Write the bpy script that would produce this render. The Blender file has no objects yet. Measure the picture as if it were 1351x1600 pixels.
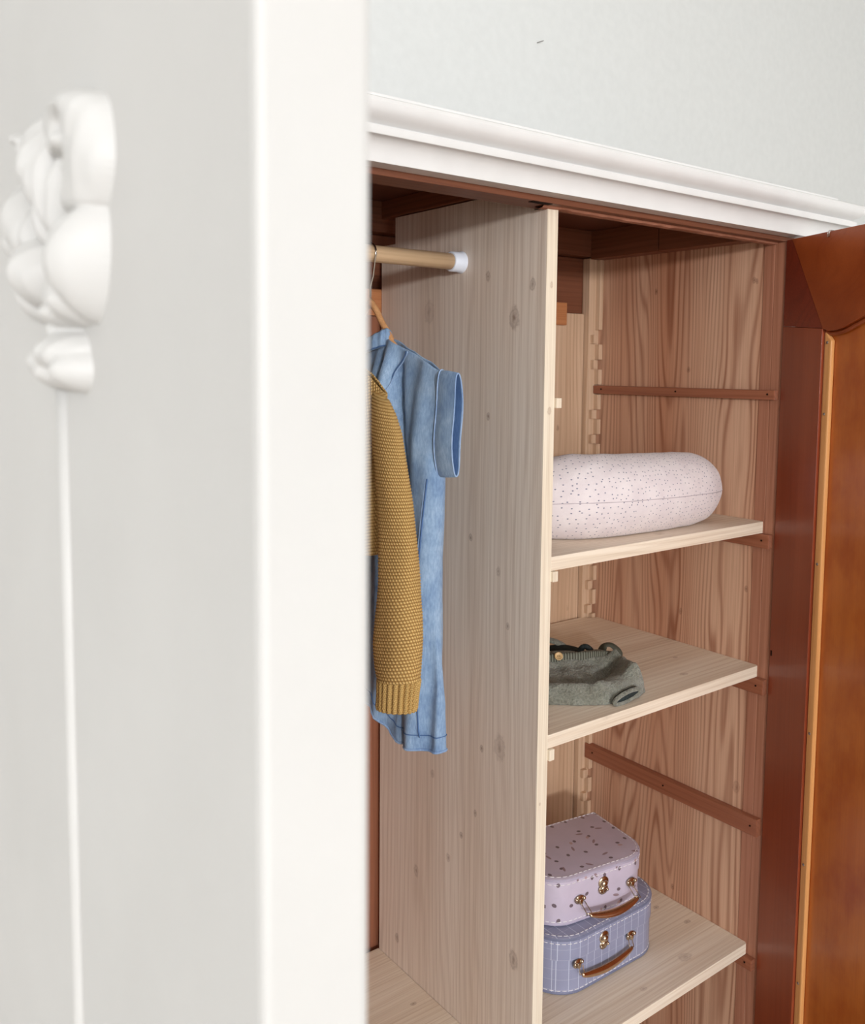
import bpy, bmesh, math, random
from math import sin, cos, pi, radians, sqrt
from mathutils import Vector, Matrix, noise
S = bpy.context.scene
COL = S.collection
random.seed(7)

# ------------------------------------------------------------------ camera
F_PX = 1404.4
cam = bpy.data.cameras.new('camera'); co = bpy.data.objects.new('camera', cam); COL.objects.link(co)
S.camera = co
yaw, pit, rol = -.6500, -.0853, .0086
fw = Vector((-sin(yaw)*cos(pit), cos(yaw)*cos(pit), sin(pit)))
ri = Vector((cos(yaw), sin(yaw), 0)); up = ri.cross(fw)
R_ = ri*cos(rol)+up*sin(rol); U_ = up*cos(rol)-ri*sin(rol)
co.matrix_world = Matrix(((R_.x, U_.x, -fw.x, -.7792), (R_.y, U_.y, -fw.y, -.7987), (R_.z, U_.z, -fw.z, 1.6971), (0, 0, 0, 1)))
cam.sensor_fit = 'VERTICAL'; cam.sensor_height = 24
cam.lens = F_PX*24/1600
cam.shift_y = -(800-695.2)/1600
cam.clip_start = .02
cam.dof.use_dof = True; cam.dof.focus_distance = 1.15; cam.dof.aperture_fstop = (cam.lens/1000)/.0026

# ------------------------------------------------------------------ world, lamps, exposure
w = bpy.data.worlds.new('world'); S.world = w; w.use_nodes = True
bg = w.node_tree.nodes['Background']; bg.inputs[0].default_value = (.80, .90, 1, 1); bg.inputs[1].default_value = 1.0
S.view_settings.view_transform = 'Standard'; S.view_settings.look = 'None'
S.view_settings.exposure = 0; S.view_settings.gamma = 1; S.view_settings.use_curve_mapping = False


def lamp(name, loc, target, sx, sy, power, col):
    l = bpy.data.lights.new(name, 'AREA'); l.shape = 'RECTANGLE'; l.size = sx; l.size_y = sy
    l.energy = power; l.color = col
    o = bpy.data.objects.new(name, l); COL.objects.link(o); o.location = loc
    o.rotation_euler = (Vector(target)-Vector(loc)).to_track_quat('-Z', 'Y').to_euler()
    return o


# key daylight from an unseen window behind the photographer, plus two added fills
lamp('window_daylight', (-2.20, -4.42, 2.16), (-.1, 0, 1.80), .42, .26, 98, (.97, .98, 1))
lamp('wide_fill_light', (-.70, -4.45, 1.75), (0, 0, 1.3), 2.6, 1.6, 50, (.92, .96, 1))  # broad fill added in front to lift the interior
lamp('side_fill_light', (-2.92, -1.9, 1.75), (0, -1.7, 1.5), 1.6, 1.5, 20, (.93, .97, 1))  # fill added to brighten the left door's outer face


# ------------------------------------------------------------------ materials
def srgb(c):
    c = [x/255 for x in c]
    return tuple([x/12.92 if x <= .04045 else ((x+.055)/1.055)**2.4 for x in c]+[1])


class NT:
    def __init__(s, name, rough=.5, spec=.5):
        s.m = bpy.data.materials.new(name); s.m.use_nodes = True
        s.t = s.m.node_tree; s.b = s.t.nodes['Principled BSDF']
        s.b.inputs['Roughness'].default_value = rough
        s.b.inputs['Specular IOR Level'].default_value = spec

    def n(s, typ, **kw):
        nd = s.t.nodes.new(typ)
        for k, v in kw.items():
            if k.startswith('i_'):
                key = k[2:]
                nd.inputs[int(key) if key.isdigit() else key.replace('_', ' ')].default_value = v
            else:
                setattr(nd, k, v)
        return nd

    def l(s, a, b): s.t.links.new(a, b)

    def pos(s, kind='world'):
        if kind == 'world': return s.n('ShaderNodeNewGeometry').outputs['Position']
        if kind == 'uv': return s.n('ShaderNodeTexCoord').outputs['UV']
        return s.n('ShaderNodeTexCoord').outputs['Object']

    def mapv(s, v, sc=(1, 1, 1), rot=(0, 0, 0), loc=(0, 0, 0)):
        m = s.n('ShaderNodeMapping'); m.inputs['Scale'].default_value = sc; m.inputs['Rotation'].default_value = rot
        m.inputs['Location'].default_value = loc; s.l(v, m.inputs['Vector']); return m.outputs[0]

    def noise(s, v, scale, detail=3, rough=.5, dist=0):
        n = s.n('ShaderNodeTexNoise'); n.inputs['Scale'].default_value = scale; n.inputs['Detail'].default_value = detail
        n.inputs['Roughness'].default_value = rough; n.inputs['Distortion'].default_value = dist
        s.l(v, n.inputs['Vector']); return n.outputs[0]

    def math(s, op, a, b=None, c=None, clamp=False):
        n = s.n('ShaderNodeMath', operation=op); n.use_clamp = clamp
        for i, x in enumerate((a, b, c)):
            if x is None: continue
            if hasattr(x, 'is_linked'): s.l(x, n.inputs[i])
            else: n.inputs[i].default_value = x
        return n.outputs[0]

    def ramp(s, f, stops):
        r = s.n('ShaderNodeValToRGB'); e = r.color_ramp.elements
        while len(e) < len(stops): e.new(.5)
        for k, (p, c) in enumerate(stops):
            e[k].position = p; e[k].color = c if len(c) == 4 else srgb(c)
        s.l(f, r.inputs[0]); return r.outputs[0]

    def mix(s, f, a, b, mode='MIX'):
        m = s.n('ShaderNodeMix', data_type='RGBA', blend_type=mode)
        for x, k in ((f, 0), (a, 6), (b, 7)):
            if hasattr(x, 'is_linked'): s.l(x, m.inputs[k])
            elif k == 0: m.inputs[0].default_value = x
            else: m.inputs[k].default_value = x if len(x) == 4 else srgb(x)
        return m.outputs[2]

    def bump(s, h, strength, dist=.001):
        b = s.n('ShaderNodeBump'); b.inputs['Strength'].default_value = strength; b.inputs['Distance'].default_value = dist
        s.l(h, b.inputs['Height']); s.l(b.outputs[0], s.b.inputs['Normal'])

    def col(s, c):
        if hasattr(c, 'is_linked'): s.l(c, s.b.inputs['Base Color'])
        else: s.b.inputs['Base Color'].default_value = srgb(c)
        return s.m


def plain(name, c, rough=.5, spec=.5, metal=0, nz=.03, nscale=40, bump=0):
    t = NT(name, rough, spec); t.b.inputs['Metallic'].default_value = metal
    v = t.pos()
    n = t.noise(v, nscale, 4)
    dk = tuple(max(0, int(x*(1-nz*2))) for x in c); lt = tuple(min(255, int(x*(1+nz))) for x in c)
    t.col(t.ramp(n, [(.3, dk), (.7, lt)]))
    if bump: t.bump(n, bump, .001)
    return t.m


def wood(name, light, mid, dark, axis, ring=1.0, fine=1.0, knots=(), rough=.55, spec=.35, off=(0, 0, 0), contrast=.5, blotch=None, wave=6, coat=0, sharp=3.0, dn=5, fm=.8, mott=None):
    """grain runs along `axis` (0 x, 1 y, 2 z) in world space; knots = (x,y,z,radius[,strength])"""
    t = NT(name, rough, spec)
    v = t.pos()
    a = [1, 1, 1]; a[axis] = .16
    vs = t.mapv(v, tuple(a), loc=off)
    sp = t.n('ShaderNodeSeparateXYZ'); t.l(v, sp.inputs[0])
    oth = [q for q in range(3) if q != axis]
    across = t.math('ADD', sp.outputs[oth[0]], sp.outputs[oth[1]])
    low = t.noise(vs, 7, 2, .45, .2)
    a3 = [1, 1, 1]; a3[axis] = .03
    dens = t.noise(t.mapv(v, tuple(a3), loc=off), 14, 1)
    L = t.math('ADD', t.math('MULTIPLY', across, 95*ring), t.math('ADD', t.math('MULTIPLY', low, wave), t.math('MULTIPLY', dens, dn)))
    rings = t.math('MULTIPLY_ADD', t.math('SINE', t.math('MULTIPLY', L, 6.283)), .5, .5)
    rings = t.math('POWER', rings, sharp)
    rings = t.math('MULTIPLY', rings, t.math('MULTIPLY_ADD', t.noise(vs, 22, 2), 1.5, -.15, clamp=True))
    a2 = [1, 1, 1]; a2[axis] = .012
    f1 = t.noise(t.mapv(v, tuple(a2), loc=off), 380*fine, 3, .6)
    b1 = t.noise(t.mapv(v, tuple(a3), loc=(3, 5, 7)), 13, 2, .5)
    k = t.math('MULTIPLY', rings, contrast)
    c = t.mix(k, light, mid)
    fr = t.ramp(f1, [(.40, (255, 255, 255)), (.75, (226, 218, 210))])
    c = t.mix(fm, c, fr, 'MULTIPLY')
    bl = t.ramp(b1, [(.35, (255, 255, 255)), (.75, blotch or (240, 233, 227))])
    c = t.mix(1, c, bl, 'MULTIPLY')
    if mott:
        mn = t.noise(t.mapv(v, (1, 1, .6)), 17, 4, .6)
        c = t.mix(1, c, t.ramp(mn, [(.42, (255, 255, 255)), (.68, mott)]), 'MULTIPLY')
    for kn in knots:
        x, y, z, r = kn[:4]; st = kn[4] if len(kn) > 4 else 1
        d = t.n('ShaderNodeVectorMath', operation='SUBTRACT'); t.l(v, d.inputs[0]); d.inputs[1].default_value = (x, y, z)
        sc = [1, 1, 1]; sc[axis] = .62
        ms = t.n('ShaderNodeVectorMath', operation='MULTIPLY'); t.l(d.outputs[0], ms.inputs[0]); ms.inputs[1].default_value = sc
        ln = t.n('ShaderNodeVectorMath', operation='LENGTH'); t.l(ms.outputs[0], ln.inputs[0])
        dist = t.math('DIVIDE', ln.outputs['Value'], r)
        wob = t.noise(t.mapv(v, (1, 1, 1)), 160, 2)
        dist = t.math('ADD', dist, t.math('MULTIPLY_ADD', wob, .8, -.4))
        core = t.ramp(dist, [(0, (255, 255, 255)), (.45, (150, 150, 150)), (.7, (190, 190, 190)), (.85, (110, 110, 110)), (1, (0, 0, 0))])
        ck = t.math('MULTIPLY', core, .75*st)
        c = t.mix(ck, c, dark)
    t.col(c)
    h = t.math('ADD', t.math('MULTIPLY', rings, .5), f1)
    t.bump(h, .12, .0006)
    if coat:
        t.b.inputs['Coat Weight'].default_value = coat; t.b.inputs['Coat Roughness'].default_value = .22
    return t.m


KD = [(0, .057, 1.762, .011), (0, .237, 1.777, .013, .45), (0, .109, 1.8175, .005), (0, .024, 1.802, .006), (0, .105, 1.634, .004), (0, .0724, 1.191, .013, .6),
      (0, .109, 1.177, .004), (0, .038, .910, .010, .9), (0, .138, 1.466, .004), (0, .258, .932, .007, .7), (0, .308, .797, .006), (0, .151, 1.035, .004), (0, .121, 1.080, .004), (0, .18, .988, .005, .7),
      (0, .08, 1.43, .005, .7), (0, .06, 1.36, .004, .8), (0, .22, 1.10, .005, .7)]
M = {}
M['spruce_upright'] = wood('pale_spruce_upright', (240, 226, 212), (200, 178, 160), (112, 80, 58), 2, knots=KD, ring=.8, rough=.6, contrast=.42, sharp=2, wave=10)
M['spruce_edge'] = wood('pale_spruce_front_edge', (246, 234, 214), (232, 214, 190), (150, 105, 75), 2, knots=[(.009, -.001, 1.80, .003), (.009, -.001, 1.645, .004), (.006, -.001, 1.14, .002)], ring=.8, rough=.55)
M['spruce_shelf'] = wood('pale_spruce_shelf', (252, 240, 222), (226, 204, 178), (134, 98, 70), 0, rough=.55, contrast=.5,
                         knots=[(.129, -.009, 1.2282, .012, .55), (.355, .045, 1.228, .006, .8), (.41, .104, 1.228, .004), (.443, .152, .7612, .005), (.453, .0945, .7612, .005), (.374, .0386, .7612, .010, .6),
                                (.261, .0294, .7612, .005, .6), (.262, .026, 1.4607, .008, .5), (-.031, .221, .7524, .004), (-.012, .366, .7524, .004)])
M['old_pine_side'] = wood('aged_pine_side_panel', (216, 174, 146), (152, 98, 72), (96, 54, 38), 2, ring=.8, wave=15, dn=11, contrast=.95, rough=.45, off=(0, .32, 0), blotch=(226, 194, 176),
                          knots=[(.4866, .2265, 1.8326, .004), (.4866, .035, 1.839, .004), (.4866, .03, 1.8365, .003), (.4866, .154, 1.6976, .004), (.4866, .032, 1.0136, .008, .7), (.4866, .1537, 1.282, .004), (.4866, .028, 1.347, .004), (.4866, .152, .784, .004)])
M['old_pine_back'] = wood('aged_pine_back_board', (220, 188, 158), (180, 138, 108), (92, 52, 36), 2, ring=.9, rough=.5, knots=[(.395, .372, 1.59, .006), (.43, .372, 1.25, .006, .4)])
M['old_pine_back_shade'] = wood('shaded_aged_pine_back_board', (156, 100, 74), (116, 68, 48), (70, 40, 28), 2, ring=.9)  # same boards in a darker tone, painting the shade on the left
M['old_pine_dark'] = wood('dark_reddish_pine_rail', (130, 80, 57), (98, 56, 39), (60, 34, 24), 0, ring=1.0, rough=.5)  # dark wood, toned down further to deepen the shade up top
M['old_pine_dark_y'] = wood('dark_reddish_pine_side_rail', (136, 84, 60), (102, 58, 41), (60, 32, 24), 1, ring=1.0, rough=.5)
M['batten_wood'] = wood('brown_varnished_batten_wood', (160, 100, 74), (122, 70, 50), (60, 30, 22), 1, rough=.4, spec=.5, off=(0, 0, .2))
M['front_post'] = wood('red_brown_front_post', (178, 124, 100), (142, 90, 68), (60, 30, 22), 2, rough=.4)
M['orange_batten'] = wood('orange_pine_batten', (196, 130, 84), (176, 110, 68), (60, 30, 22), 0, rough=.5, knots=[(.395, .357, 1.787, .003)])
M['ceiling_wood'] = wood('reddish_wardrobe_ceiling', (106, 60, 42), (86, 46, 32), (60, 30, 22), 0, rough=.55)  # tone lowered so the colour carries part of the ceiling's shade
M['mahogany'] = wood('dark_red_varnished_stile', (168, 84, 52), (140, 64, 40), (66, 24, 16), 2, ring=.4, rough=.32, spec=.5, contrast=.3, fm=.4, blotch=(205, 180, 170), coat=.35)
M['mahogany_corner'] = wood('dark_red_varnished_corner_block', (128, 50, 30), (104, 38, 24), (60, 24, 16), 0, ring=.5, rough=.34, contrast=.5, coat=.3)
M['door_rail'] = wood('brown_varnished_door_rail', (160, 78, 36), (140, 64, 28), (90, 34, 18), 0, ring=.5, rough=.3, contrast=.3, fm=.4, coat=.35, blotch=(215, 190, 170))
M['door_panel'] = wood('amber_varnished_door_panel', (204, 118, 50), (180, 96, 40), (108, 46, 20), 2, ring=.3, rough=.28, contrast=.22, coat=.5, fm=.3, wave=3, blotch=(222, 190, 165), mott=(228, 204, 182),
                       knots=[(.36, -.24, 1.30, .006, .6), (.36, -.22, 1.05, .006, .5), (.38, -.24, .95, .005, .6)])
M['bead_wood'] = wood('light_orange_glazing_bead', (238, 176, 112), (220, 150, 86), (120, 70, 40), 2, rough=.35)
M['rod_wood'] = wood('pale_turned_wood', (222, 190, 152), (204, 168, 130), (150, 110, 80), 0, ring=.6, rough=.45)
M['hanger_wood'] = wood('light_orange_hanger_wood', (224, 170, 120), (208, 150, 100), (150, 100, 70), 1, ring=.6, rough=.4)
M['white_paint'] = plain('white_satin_paint', (229, 227, 225), .42, .45, nz=.008, nscale=25, bump=.08)
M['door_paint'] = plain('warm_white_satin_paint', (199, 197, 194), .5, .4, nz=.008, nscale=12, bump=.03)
M['wall_paint'] = plain('pale_grey_wall_paint', (220, 221, 219), .9, .2, nz=.006, nscale=60, bump=.04)
M['room_paint'] = plain('matt_white_room_paint', (232, 230, 226), .9, .2, nz=.01, nscale=30)
M['cap_plastic'] = plain('white_plastic', (236, 240, 250), .35, .5, nz=.005)
M['wire'] = plain('polished_steel_wire', (200, 196, 190), .22, .5, metal=1, nz=.01)
M['nail_metal'] = plain('dull_steel', (150, 145, 142), .4, .5, metal=.9, nz=.05, nscale=200)
M['dark_hole'] = plain('dark_hole_wood', (36, 22, 16), .8, .1, nz=.05)
M['splinter'] = wood('splintered_raw_wood', (176, 120, 96), (126, 74, 54), (60, 34, 24), 0, ring=1.6, rough=.8)
M['dust_white'] = plain('flaked_white_paint', (240, 236, 230), .8, .2, nz=.02)
t = NT('oak_floor', .5, .4); v = t.pos(); br = t.n('ShaderNodeTexBrick'); t.l(t.mapv(v, (1, 1, 1)), br.inputs['Vector'])
br.inputs['Scale'].default_value = 1; br.inputs['Brick Width'].default_value = 1.1; br.inputs['Row Height'].default_value = .12; br.inputs['Mortar Size'].default_value = .002
br.inputs['Color1'].default_value = srgb((178, 164, 148)); br.inputs['Color2'].default_value = srgb((166, 152, 136)); br.inputs['Mortar'].default_value = srgb((90, 66, 48))
t.col(br.outputs[0]); M['floor'] = t.m


def denim_mat(name, a, b, c):
    t = NT(name, .85, .15)
    uv = t.pos('uv'); p = t.pos()
    tw = t.n('ShaderNodeTexWave'); tw.wave_type = 'BANDS'; tw.bands_direction = 'DIAGONAL'; tw.inputs['Scale'].default_value = 380; tw.inputs['Distortion'].default_value = 1.5; tw.inputs['Detail'].default_value = 1
    t.l(uv, tw.inputs['Vector'])
    n1 = t.noise(p, 28, 4, .6); n2 = t.noise(t.mapv(p, (1, 1, .25)), 500, 3, .6)
    cc = t.ramp(n1, [(.32, a), (.55, b), (.75, c)])
    f = t.ramp(n2, [(.35, (205, 212, 225)), (.7, (255, 255, 255))])
    cc = t.mix(.8, cc, f, 'MULTIPLY')
    t.col(cc); h = t.math('ADD', tw.outputs['Fac'], t.math('MULTIPLY', n2, 1.2))
    t.bump(h, .35, .0005)
    t.b.inputs['Sheen Weight'].default_value = .15
    return t.m


M['denim'] = denim_mat('light_blue_denim', (134, 162, 196), (158, 184, 212), (182, 204, 226))
M['denim_inner'] = denim_mat('mid_blue_denim_reverse', (92, 130, 182), (108, 146, 196), (124, 160, 206))
M['denim_seam'] = denim_mat('faded_denim_seam', (140, 168, 206), (166, 190, 220), (186, 206, 230))
M['denim_seam_dark'] = plain('dark_blue_denim_stitch_groove', (88, 116, 160), .9, .1)


def knit_mat(name, a, b, su, sv):
    """UV in metres; V stitches"""
    t = NT(name, .9, .12)
    uv = t.pos('uv'); sp = t.n('ShaderNodeSeparateXYZ'); t.l(uv, sp.inputs[0])
    u = t.math('MULTIPLY', sp.outputs[0], su); vv = t.math('MULTIPLY', sp.outputs[1], sv)
    row = t.math('FLOOR', vv); fr = t.math('FRACT', vv)
    sh = t.math('MULTIPLY', t.math('MODULO', row, 2), .5)
    uu = t.math('FRACT', t.math('ADD', u, t.math('ADD', sh, t.math('MULTIPLY', fr, .35))))
    bu = t.math('SINE', t.math('MULTIPLY', uu, pi)); bv = t.math('SINE', t.math('MULTIPLY', fr, pi))
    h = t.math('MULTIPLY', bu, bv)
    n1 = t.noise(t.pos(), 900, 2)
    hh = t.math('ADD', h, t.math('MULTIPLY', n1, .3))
    t.col(t.ramp(h, [(0, a), (.75, b)]))  # grooves between stitches take the darker tone as painted crease shade
    t.bump(hh, .8, .0012)
    t.b.inputs['Sheen Weight'].default_value = .25; t.b.inputs['Sheen Tint'].default_value = srgb(b)
    return t.m


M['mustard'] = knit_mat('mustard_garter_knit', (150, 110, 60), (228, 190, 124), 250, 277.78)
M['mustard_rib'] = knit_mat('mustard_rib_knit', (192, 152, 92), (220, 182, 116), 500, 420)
t = NT('sage_green_terry_knit', .95, .1); p = t.pos()
n1 = t.noise(p, 300, 3, .6); n2 = t.noise(p, 60, 3)
c_ = t.mix(.6, t.ramp(n1, [(.3, (92, 90, 78)), (.7, (180, 177, 160))]), t.ramp(n2, [(.3, (112, 112, 100)), (.7, (150, 153, 142))]))
t.col(c_); t.bump(n1, 1, .005); t.b.inputs['Sheen Weight'].default_value = .3; M['sage'] = t.m
t = NT('sage_green_rib_knit', .95, .1); p = t.pos('uv')
wv = t.n('ShaderNodeTexWave'); wv.bands_direction = 'X'; wv.inputs['Scale'].default_value = 90; t.l(p, wv.inputs['Vector'])
t.col(t.ramp(wv.outputs['Fac'], [(.1, (84, 83, 72)), (.8, (136, 136, 122))])); t.bump(wv.outputs['Fac'], .8, .002); M['sage_rib'] = t.m
M['sage_dark'] = plain('dark_sage_inside', (54, 60, 60), .95, .1, nz=.1, nscale=300)
M['button_wood'] = plain('pale_wooden_button', (214, 178, 128), .45, .4, nz=.1, nscale=120)
# pillow cotton with tiny flecks
t = NT('pale_pink_cotton_with_grey_flecks', .9, .15); p = t.pos('uv')
vo = t.n('ShaderNodeTexVoronoi'); vo.voronoi_dimensions = '2D'; vo.inputs['Scale'].default_value = 130; vo.inputs['Randomness'].default_value = .75; t.l(p, vo.inputs['Vector'])
sel = t.n('ShaderNodeSeparateColor'); t.l(vo.outputs['Color'], sel.inputs[0])
m1 = t.math('LESS_THAN', vo.outputs['Distance'], .11); m2 = t.math('GREATER_THAN', sel.outputs[0], .03)
mk = t.math('MULTIPLY', m1, m2)
n2 = t.noise(t.pos(), 40, 3)
t.col(t.mix(mk, t.ramp(n2, [(.3, (226, 214, 216)), (.7, (236, 226, 226))]), (136, 134, 150)))
wn = t.noise(t.pos(), 1400, 1); t.bump(t.math('ADD', wn, t.math('MULTIPLY', t.noise(t.pos(), 50, 3), 4)), .25, .0015)
t.b.inputs['Sheen Weight'].default_value = .2; M['pillow'] = t.m
M['pillow_seam'] = plain('grey_pink_seam_thread', (196, 182, 188), .9, .1)


def case_print(name, base, kind):
    t = NT(name, .42, .4)
    o = t.pos('obj'); sp = t.n('ShaderNodeSeparateXYZ'); t.l(o, sp.inputs[0])
    nm = t.n('ShaderNodeTexCoord').outputs['Normal']; sn = t.n('ShaderNodeSeparateXYZ'); t.l(nm, sn.inputs[0])
    isx = t.math('GREATER_THAN', t.math('ABSOLUTE', sn.outputs[0]), .75)
    istop = t.math('GREATER_THAN', t.math('ABSOLUTE', sn.outputs[2]), .6)
    # along-the-wall coordinate a, second coordinate b
    a = t.math('ADD', t.math('MULTIPLY', sp.outputs[0], t.math('SUBTRACT', 1, isx)), t.math('MULTIPLY', sp.outputs[1], isx))
    b = t.math('ADD', t.math('MULTIPLY', sp.outputs[2], t.math('SUBTRACT', 1, istop)), t.math('MULTIPLY', sp.outputs[1], istop))
    cmb = t.n('ShaderNodeCombineXYZ'); t.l(a, cmb.inputs[0]); t.l(b, cmb.inputs[1])
    n = t.noise(o, 30, 3)
    c = t.ramp(n, [(.3, tuple(int(x*.97) for x in base)), (.7, base)])
    if kind == 'grid':
        fa = t.math('ABSOLUTE', t.math('SUBTRACT', t.math('FRACT', t.math('MULTIPLY', a, 62)), .5))
        ln = t.math('LESS_THAN', fa, .028)
        c = t.mix(t.math('MULTIPLY', ln, .7), c, (214, 220, 236))
        fb = t.math('ABSOLUTE', t.math('SUBTRACT', t.math('FRACT', t.math('MULTIPLY', b, 62)), .5))
        c = t.mix(t.math('MULTIPLY', t.math('LESS_THAN', fb, .03), .22), c, (206, 206, 220))
    else:
        def motifs(scale, off, rad, asp, thr, colr, c):
            v = t.mapv(cmb.outputs[0], (scale, scale, 1), loc=off)
            vo = t.n('ShaderNodeTexVoronoi'); vo.voronoi_dimensions = '2D'; vo.inputs['Scale'].default_value = 1; vo.inputs['Randomness'].default_value = .45
            t.l(v, vo.inputs['Vector'])
            d = t.n('ShaderNodeVectorMath', operation='SUBTRACT'); t.l(v, d.inputs[0]); t.l(vo.outputs['Position'], d.inputs[1])
            cs = t.n('ShaderNodeSeparateColor'); t.l(vo.outputs['Color'], cs.inputs[0])
            rt = t.n('ShaderNodeVectorRotate', rotation_type='Z_AXIS'); t.l(d.outputs[0], rt.inputs['Vector']); t.l(t.math('MULTIPLY', cs.outputs[1], 3.0), rt.inputs['Angle'])
            m = t.mapv(rt.outputs[0], (1, asp, 1)); ln = t.n('ShaderNodeVectorMath', operation='LENGTH'); t.l(m, ln.inputs[0])
            k = t.math('MULTIPLY', t.math('LESS_THAN', ln.outputs['Value'], rad), t.math('GREATER_THAN', cs.outputs[0], thr))
            return t.mix(t.math('MULTIPLY', k, .85), c, colr)
        c = motifs(34, (0, 0, 0), .12, 1.3, .2, (84, 62, 66), c)
        c = motifs(24, (.5, .5, 0), .15, 3.0, .35, (140, 112, 116), c)
        c = motifs(30, (.3, .1, 0), .12, 1.6, .75, (186, 152, 150), c)
    t.col(c); t.bump(t.noise(o, 700, 2), .08, .0005)
    t.b.inputs['Coat Weight'].default_value = .15; t.b.inputs['Coat Roughness'].default_value = .3
    return t.m


M['lilac_print'] = case_print('lilac_board_with_dark_motifs', (204, 192, 210), 'motif')
M['blue_grid'] = case_print('grey_blue_board_with_white_grid', (150, 153, 180), 'grid')
M['lilac_edge'] = plain('lilac_edge_paper', (186, 176, 196), .4, .4)
M['blue_edge'] = plain('grey_blue_edge_paper', (122, 126, 152), .4, .4)
M['stitch'] = plain('white_thread', (250, 246, 246), .7, .2, nz=.01)
M['case_metal'] = plain('warm_nickel', (206, 190, 166), .16, .5, metal=1, nz=.04, nscale=150)
M['bronze_tin'] = plain('rose_gold_tin', (214, 184, 152), .2, .5, metal=1, nz=.03, nscale=60)
M['pane'] = plain('pane_frame_white', (240, 240, 238), .4)


# ------------------------------------------------------------------ object helpers
def link(name, bm, mat, parent=None, smooth=False, loc=None):
    me = bpy.data.meshes.new(name); bm.normal_update(); bm.to_mesh(me); bm.free()
    if mat: me.materials.append(mat)
    if smooth:
        for p in me.polygons: p.use_smooth = True
    o = bpy.data.objects.new(name, me); COL.objects.link(o)
    if parent is not None:
        o.parent = parent
        # geometry is given in world metres: shift it into the parent's frame
        r = parent
        off = Vector((0, 0, 0))
        while r is not None:
            off += r.location; r = r.parent
        if loc is None:
            me.transform(Matrix.Translation(-off))
    return o


def empty(name, loc, label=None, cat=None, group=None, kind=None, parent=None):
    o = bpy.data.objects.new(name, None); COL.objects.link(o); o.location = loc
    if parent: o.parent = parent; o.location = Vector(loc)-parent.location
    o.empty_display_size = .05
    return tag(o, label, cat, group, kind)


def tag(o, label=None, cat=None, group=None, kind=None):
    if label: o['label'] = label
    if cat: o['category'] = cat
    if group: o['group'] = group
    if kind: o['kind'] = kind
    return o


def add_box(bm, lo, hi, bev=0, mtx=None):
    vs = [bm.verts.new((x, y, z)) for x in (lo[0], hi[0]) for y in (lo[1], hi[1]) for z in (lo[2], hi[2])]
    F = [(0, 1, 3, 2), (4, 6, 7, 5), (0, 4, 5, 1), (2, 3, 7, 6), (0, 2, 6, 4), (1, 5, 7, 3)]
    fs = [bm.faces.new([vs[i] for i in f]) for f in F]
    if bev:
        es = {e for f in fs for e in f.edges}
        r = bmesh.ops.bevel(bm, geom=list(es), offset=bev, segments=2, affect='EDGES', profile=.6)
        vs = list({v for f in r['faces'] for v in f.verts} | {v for v in vs if v.is_valid})
    if mtx: bmesh.ops.transform(bm, matrix=mtx, verts=[v for v in vs if v.is_valid])
    return bm


def box(name, lo, hi, mat, parent=None, bev=.0008, mtx=None, smooth=False):
    bm = bmesh.new(); add_box(bm, lo, hi, bev, mtx); return link(name, bm, mat, parent, smooth)


def add_prism(bm, pts, vec, flip=False):
    """closed polygon pts (3D) extruded by vec"""
    a = [bm.verts.new(p) for p in pts]; b = [bm.verts.new(Vector(p)+Vector(vec)) for p in pts]
    bm.faces.new(a); bm.faces.new(b[::-1])
    n = len(a)
    for i in range(n): bm.faces.new((a[i], b[i], b[(i+1) % n], a[(i+1) % n]))
    return bm


def prism(name, pts, vec, mat, parent=None, bev=0, smooth=False):
    bm = bmesh.new(); add_prism(bm, pts, vec)
    bmesh.ops.recalc_face_normals(bm, faces=bm.faces)
    if bev:
        bmesh.ops.bevel(bm, geom=[e for e in bm.edges if e.calc_face_angle(0) > .6], offset=bev, segments=2, affect='EDGES', profile=.6)
    return link(name, bm, mat, parent, smooth)


def add_loft(bm, rings, closed=True, cap=True, uv=None, loop=False):
    """rings: lists of points; uv: same-shape list of (u,v) (n+1 per ring when closed)"""
    R = [[bm.verts.new(p) for p in r] for r in rings]
    lay = bm.loops.layers.uv.verify() if uv else None
    n = len(rings[0]); m = len(rings)
    for i in range(m if loop else m-1):
        i2 = (i+1) % m
        for j in range(n if closed else n-1):
            j2 = (j+1) % n
            try: f = bm.faces.new((R[i][j], R[i][j2], R[i2][j2], R[i2][j]))
            except ValueError: continue
            if lay:
                for lp, q in zip(f.loops, ((i, j), (i, j+1), (i+1, j+1), (i+1, j))):
                    lp[lay].uv = uv[min(q[0], m-1)][q[1]]
    if cap and closed and not loop:
        bm.faces.new(R[0][::-1]); bm.faces.new(R[-1])
    return bm


def loft(name, rings, mat, parent=None, closed=True, cap=True, uv=None, smooth=True, loop=False, solid=0):
    bm = bmesh.new(); add_loft(bm, rings, closed, cap, uv, loop)
    bmesh.ops.recalc_face_normals(bm, faces=bm.faces)
    o = link(name, bm, mat, parent, smooth)
    if solid:
        md = o.modifiers.new('thick', 'SOLIDIFY'); md.thickness = solid; md.offset = -1
    return o


def tube_rings(path, rad, n=12, flat=1.0, upv=(0, 0, 1)):
    out = []
    P = [Vector(p) for p in path]
    for i, p in enumerate(P):
        a = P[max(0, i-1)]; b = P[min(len(P)-1, i+1)]
        d = (b-a).normalized(); u = Vector(upv)
        if abs(d.dot(u)) > .97: u = Vector((0, 1, 0)) if abs(d.y) < .9 else Vector((1, 0, 0))
        s = d.cross(u).normalized(); t = s.cross(d).normalized()
        r = rad[i] if isinstance(rad, (list, tuple)) else rad
        out.append([p+s*cos(2*pi*k/n)*r+t*sin(2*pi*k/n)*r*flat for k in range(n)])
    return out


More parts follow.
